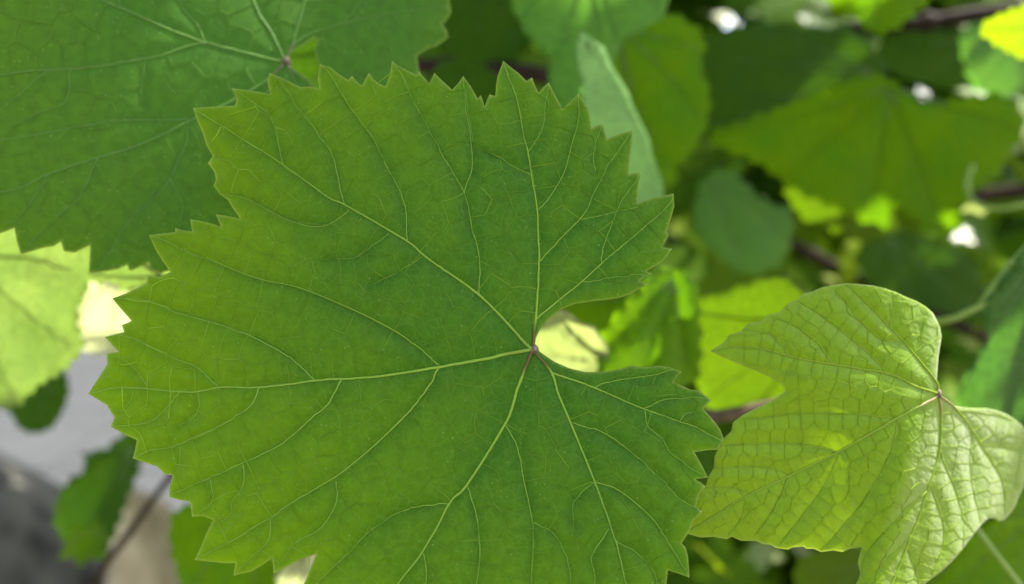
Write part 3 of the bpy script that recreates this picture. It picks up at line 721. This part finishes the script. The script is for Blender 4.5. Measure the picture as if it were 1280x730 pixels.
back_leaf('light green leaf at the bottom edge under the young leaf', [(994,706),(1038,686),(1088,684),(1100,750),(1050,780),(1004,765)], (1090,700), [(1005,715),(1020,760)], .35, (.0,.05), M_BACK, (20,5))

# ------------------------------------------------------------------ canes, stalks, tendril
def cane(name, label, cat, pts, r, mat, parts=True):
    P = smooth_line(np.array([at(*p) for p in pts]), .008)
    n = len(P)
    rr = np.full(n, r) * (1 + .06 * np.sin(np.arange(n) * .9) + rng.normal(0, .03, n))
    base = P[0]
    Vv, Ff = tube(P, rr, 10)
    if not parts:
        o = mesh_obj(name, Vv, Ff, mat, None, base)
        return tag(o, label, cat)
    root = empty(name, base)
    tag(root, label, cat)
    mesh_obj('stem', Vv, Ff, mat, root, base)
    for f in (.3, .68):
        i = int(n * f)
        t = P[min(n - 1, i + 1)] - P[max(0, i - 1)]; t /= np.linalg.norm(t)
        Vv, Ff = tube(np.array([P[i] + t * k * r * .8 for k in (-1.5, -.7, 0, .7, 1.5)]), r * np.array((1.0, 1.28, 1.45, 1.3, 1.0)), 10)
        mesh_obj('node', Vv, Ff, mat, root, base)
    return root
cane('vine_cane', 'thin dark diagonal stem rising over the grey paving at the lower left', 'stem', [(330,470,.44),(212,598,.45),(166,660,.46),(118,728,.47),(60,840,.5)], .0021, M_CANE)
cane('vine_cane', 'dark reddish cane crossing the gap above the big leaf', 'stem', [(440,80,.56),(560,84,.56),(650,90,.55),(760,112,.56),(880,150,.62)], .006, M_CANE)
cane('vine_cane', 'brown cane crossing the top right corner', 'stem', [(1060,36,.55),(1160,28,.53),(1290,6,.52),(1400,-20,.52)], .0048, M_CANE)
cane('vine_cane', 'dark cane at the right edge above the pale tendril', 'stem', [(1150,262,.62),(1225,245,.60),(1300,236,.58),(1420,220,.57)], .0052, M_CANE)
cane('vine_cane', 'dark slanting cane behind the flecks right of centre', 'stem', [(930,262,.64),(990,304,.62),(1062,342,.62),(1140,380,.60),(1250,430,.60)], .0040, M_CANE)
cane('vine_cane', 'short brown cane showing between the big leaf and the young leaf', 'stem', [(780,500,.30),(870,522,.29),(930,514,.285),(1000,500,.29),(1100,470,.30)], .0025, M_BROWN)
cane('vine_shoot', 'light green shoot running down the right edge towards the young leaf', 'stem', [(1340,230,.25),(1290,302,.25),(1252,344,.25),(1222,386,.252),(1198,396,.255),(1176,402,.26),(1130,400,.30)], .0011, M_PET)
cane('vine_shoot', 'thin pale stalk in the bottom right corner', 'stem', [(1180,600,.235),(1222,662,.225),(1276,732,.22),(1330,800,.22)], .0007, M_PET)
cane('vine_tendril', 'pale curled tendril looping in at the right edge', 'tendril', [(1216,206,.40),(1208,226,.395),(1212,246,.39),(1226,258,.385),(1250,262,.38),(1290,254,.38),(1350,250,.39),(1380,230,.4)], .00115, M_PET, parts=False)

# ------------------------------------------------------------------ the foliage further back: single leaves, all alike in their shade
def proto_leaf(seed, n_grid=7):
    r_ = np.random.default_rng(seed)
    an = np.linspace(-math.pi, math.pi, 60, endpoint=False)
    lob = [0, 1.15, -1.15, 2.2, -2.2]
    rad = np.full(60, .50)
    for k, c in enumerate(lob):
        rad = np.maximum(rad, (1.0, .92, .92, .72, .72)[k] * np.exp(-((an - c) / .62) ** 2) + .02)
    rad = np.where(np.abs(an) > 2.85, .16 + .4 * np.maximum(0, 3.14 - np.abs(an)), rad)
    rad *= 1 + .07 * np.where(np.arange(60) % 2, 1, -1) + r_.normal(0, .02, 60)
    out = np.stack([rad * np.cos(an), rad * np.sin(an)], 1)
    xs, ys = np.meshgrid(np.linspace(-.8, 1, 11), np.linspace(-.95, .95, 11))
    pts = np.stack([xs.ravel(), ys.ravel()], 1) + r_.normal(0, .02, (121, 2))
    pts = pts[inside(out, pts)]
    pts = pts[kd_dist(kd_of(close_line(out, .03)), pts) > .07]
    lines = [np.stack([np.linspace(0, .9 * math.cos(c) * m, 12), np.linspace(0, .9 * math.sin(c) * m, 12)], 1) for c, m in zip(lob, (1, .92, .92, .7, .7))]
    kv = kd_of(np.vstack(lines))
    ring = close_line(out, .2)
    V2, F, _ = triangulate(ring, pts)
    a_, b_, c_ = r_.uniform(-.16, .1), r_.uniform(-.2, .05), r_.uniform(-.12, .12)
    def z(P): return a_ * P[:, 0] ** 2 + b_ * P[:, 1] ** 2 + c_ * P[:, 0] * P[:, 1] + .07 * (1 - np.exp(-kd_dist(kv, P) / .12))
    return np.column_stack([V2, z(V2)]), F, lines, z
PROTO = [proto_leaf(s_) for s_ in (1, 2, 3, 4)]
proto_me = []
for Vp, Fp, lines, z in PROTO:
    me = bpy.data.meshes.new('blade'); me.from_pydata(Vp.tolist(), [], Fp); me.materials.append(M_HEDGE)
    me.polygons.foreach_set('use_smooth', [True] * len(me.polygons)); me.update()
    proto_me.append(me)

def place_leaf(name, loc, size, rot, label, group, k):
    o = bpy.data.objects.new(name, proto_me[k]); COL.objects.link(o)
    o.location = loc; o.scale = (size,) * 3; o.rotation_euler = rot
    return tag(o, label, 'leaf', group)

GAPS = [(890, 34, 9), (906, 26, 9), (934, 14, 5), (1152, 116, 9), (1163, 118, 9)]         # where the sky shows through
def in_gap(p, r):
    x, y, d = project(p)
    return any((x - gx) ** 2 + (y - gy) ** 2 < (gr + r / d * FPX * .38) ** 2 for gx, gy, gr in GAPS)
n_h = 0
rng = np.random.default_rng(5)
tries = 0
while n_h < 230 and tries < 4000:
    tries += 1
    d = rng.uniform(.62, 1.25)
    x, y = rng.uniform(440, 1380), rng.uniform(-120, 830)
    p = at(x, y, d)
    size = rng.uniform(.05, .085)
    if in_gap(p, size): continue
    rot = (math.radians(90 - rng.uniform(15, 65)), rng.uniform(-.5, .5), rng.normal(0, .6))
    e_ = Euler(rot).to_matrix() @ Matrix.Rotation(rng.uniform(0, 6.28), 3, 'Z')
    place_leaf('grape_leaf', p, size, e_.to_euler(), 'blurred shaded leaf in the dense vine foliage, ' + ('far behind the young leaf at the right' if x > 850 and y > 330 else 'deep in the upper right part' if x > 850 else 'behind the top of the big leaf' if y < 330 else 'low behind the big leaf'), 'leaves of the vine foliage behind', n_h % 4)
    n_h += 1

VV, FF, nv = [], [], 0
for i in range(5200):
    d = rng.uniform(1.3, 2.1)
    p = at(rng.uniform(330 if i % 6 else 250, 1420), rng.uniform(-200, 860), d)
    if p[2] < .05: continue
    size = rng.uniform(.06, .10)
    if project(p)[0] < 470 and project(p)[1] > 200: continue
    if in_gap(p, size): continue
    R = np.array((Euler((math.radians(90 - rng.uniform(10, 70)), rng.uniform(-.5, .5), rng.normal(0, .7))).to_matrix() @ Matrix.Rotation(rng.uniform(0, 6.28), 3, 'Z')))
    Vp, Fp, _, _ = PROTO[i % 4]
    VV.append(Vp @ R.T * size + p); FF += [tuple(j + nv for j in f) for f in Fp]; nv += len(Vp)
o = mesh_obj('vine_foliage', np.vstack(VV), FF, M_HEDGE, None, (.3, 1.6, 1))
tag(o, 'deep dark mass of vine foliage closing the view behind the leaves', 'foliage', kind='stuff')

# small leaves added to stand in for blurred spots of light
FLECK = [(855,328,.9,.019,'round'), (967,333,.85,.02,'tall'), (1040,350,.9,.02,'pair'), (897,388,.8,.022,'long'), (1070,318,.75,.05,'broad'), (1192,292,.8,.03,'slanting'),
         (1140,300,.8,.025,'dim'), (1156,312,.85,.025,'thin'), (1137,335,.8,.022,'lower'), (1266,178,.7,.028,'yellow'), (1270,208,.75,.03,'soft'), (1216,260,.55,.018,'bright'), (1206,372,.8,.022,'pale'), (1232,402,.7,.025,'hanging'),
         (950,690,.8,.03,'low'), (1000,690,.9,.03,'white'), (890,700,.7,.035,'yellowish'), (915,700,.9,.03,'faint'), (790,42,.8,.022,'top'), (845,284,.8,.02,'ochre'), (895,22,1.2,.04,'sky side'), (1215,430,.7,.02,'orange')]
FLECK_HITS = []
for i, (x, y, d, r, wd) in enumerate(FLECK):
    if d < 1.1: d, r = d * .82, r * .62
    p = at(x, y, d)
    e_ = Euler((math.radians(35 + 10 * math.sin(i * 2.1)), math.radians(12 * math.cos(i * 1.7)), i * 1.3)).to_matrix()
    last_leaf = place_leaf('grape_leaf', p, r, e_.to_euler(), 'small added leaf standing in for a blurred %s light fleck among dark leaves' % wd, 'added leaves standing in for light flecks', i % 4)
    o = last_leaf
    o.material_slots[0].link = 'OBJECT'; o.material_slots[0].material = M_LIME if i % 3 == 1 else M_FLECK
    SUNNY.append(p); FLECK_HITS.append(p)

# ------------------------------------------------------------------ unseen leaf roof added above the picture to shape sun and shade
VV, FF, nv = [], [], 0
Zc = CAM_Z + .62
SUNNY += [np.array((-.60 + a_, 1.17, z_)) for a_ in (-.05, .03) for z_ in (.55, .65, .75, .82)]
sun_hits = np.array([np.array(p) + SUN * ((Zc - p[2]) / SUN[2]) for p in SUNNY])[:, :2]
step = .062
hole = np.array([.42 if any(p is f for f in FLECK_HITS) else .8 for p in SUNNY])
rng = np.random.default_rng(21)
for layer in range(3):
    for gx in np.arange(-.35, 2.2, step):
        for gy in np.arange(.26, 2.6, step):
            if layer and gy > .85: continue
            c = np.array((gx + rng.normal(0, .02), gy + rng.normal(0, .02), Zc + layer * .09 + rng.uniform(-.03, .03)))
            size = rng.uniform(.055, .075)
            q = c - SUN * ((c[2] - Zc) / SUN[2])
            if (np.hypot(q[0] - sun_hits[:, 0], q[1] - sun_hits[:, 1]) < size * hole + .012).any(): continue
            Vp, Fp, _, _ = PROTO[rng.integers(4)]
            R = np.array(Euler((rng.normal(0, .35), rng.normal(0, .35), rng.uniform(0, 6.28))).to_matrix())
            VV.append(Vp @ R.T * size + c); FF += [tuple(i + nv for i in f) for f in Fp]; nv += len(Vp)
o = mesh_obj('added_shade_roof', np.vstack(VV), FF, M_HEDGE, None, (0, 1, Zc))
tag(o, 'unseen roof of grape leaves added above the picture to block the sun', 'foliage', kind='stuff')

# ------------------------------------------------------------------ ground, paving, boulders
M_SOIL = plain('soil', (0.15, 0.13, 0.095), (0.22, 0.19, 0.14), 9, .95, .6, .02)
M_SLAB = plain('paving', (0.042, 0.045, 0.045), (0.052, 0.055, 0.056), 6, 1.0, .2, .004, 0)  # near slabs given a dark colour in place of shade
M_PALE_SLAB = plain('pale_concrete', (0.62, 0.61, 0.57), (0.74, 0.73, 0.69), 5, .9, .15, .004)
M_ROCK = plain('boulder_stone', (0.008, 0.010, 0.006), (0.095, 0.092, 0.068), 13, .9, .8, .012)
M_ROCK2 = plain('boulder_tan', (0.30, 0.24, 0.13), (0.50, 0.41, 0.24), 24, .95, .8, .012, .05)
g = mesh_obj('ground', [(-300, -60, 0), (300, -60, 0), (300, 600, 0), (-300, 600, 0)], [(0, 1, 2, 3)], M_SOIL, None, (0, 0, 0), smooth=False)
tag(g, kind='structure')
pv = empty('pavement', (0, 0, 0)); tag(pv, kind='structure')
def slab_mesh(nm, w, h, t, mat):
    b = .008
    vs = []
    for z, k in ((0, 0), (t - b, 0), (t, b)):
        vs += [(-w + k, -h + k, z), (w - k, -h + k, z), (w - k, h - k, z), (-w + k, h - k, z)]
    fs = [(8, 9, 10, 11)]
    for l in (0, 4):
        for k in range(4): fs.append((l + k, l + (k + 1) % 4, l + 4 + (k + 1) % 4, l + 4 + k))
    me = bpy.data.meshes.new(nm); me.from_pydata(vs, [], fs); me.materials.append(mat); me.update()
    return me
sm, sp = slab_mesh('slab', .445, .445, .05, M_SLAB), slab_mesh('slab', .445, .445, .05, M_PALE_SLAB)
for iy in range(12):
    for ix in range(9):
        x, y = -7.2 + ix * .9 + .2, 2.0 + iy * .9
        o = bpy.data.objects.new('slab', sm if y < 5.9 else sp); COL.objects.link(o)
        o.location = (x, y, .002 + .003 * ((ix * 7 + iy * 3) % 3)); o.parent = pv

def boulder(label, loc, r, mat, seed, squash=(1, 1, .8)):
    r_ = np.random.default_rng(seed)
    n, m = 18, 26
    dirs = r_.normal(0, 1, (14, 3)); dirs /= np.linalg.norm(dirs, axis=1)[:, None]
    offs = r_.uniform(.62, .95, 14)
    VV, FF = [], []
    for i in range(n + 1):
        for k in range(m):
            th, ph = math.pi * i / n, 2 * math.pi * k / m
            v = np.array((math.sin(th) * math.cos(ph), math.sin(th) * math.sin(ph), math.cos(th)))
            s_ = 1.0
            for dd_, of in zip(dirs, offs):
                c_ = v @ dd_
                if c_ > 1e-3: s_ = min(s_, of / c_)
            VV.append(np.array(loc) + v * s_ * r * np.array(squash) * (1 + r_.normal(0, .012)))
    for i in range(n):
        for k in range(m):
            FF.append((i * m + k, (i + 1) * m + k, (i + 1) * m + (k + 1) % m, i * m + (k + 1) % m))
    o = mesh_obj('boulder', np.array(VV), FF, mat, None, (loc[0], loc[1], 0))
    return tag(o, label, 'rock')
boulder('big dark grey boulder in the bottom left corner', (-1.22, 1.45, .33), .50, M_ROCK, 5, (.95, .8, .95))
boulder('sunlit tan stone right of the thin dark stem at the lower left', (-.60, 1.25, .43), .20, M_ROCK2, 8, (.42, .6, 2.1))
boulder('small dark stone below the sunlit tan one', (-.62, 1.22, .20), .26, M_ROCK, 12)

for o in bpy.data.objects:
    if '_base' in o: del o['_base']
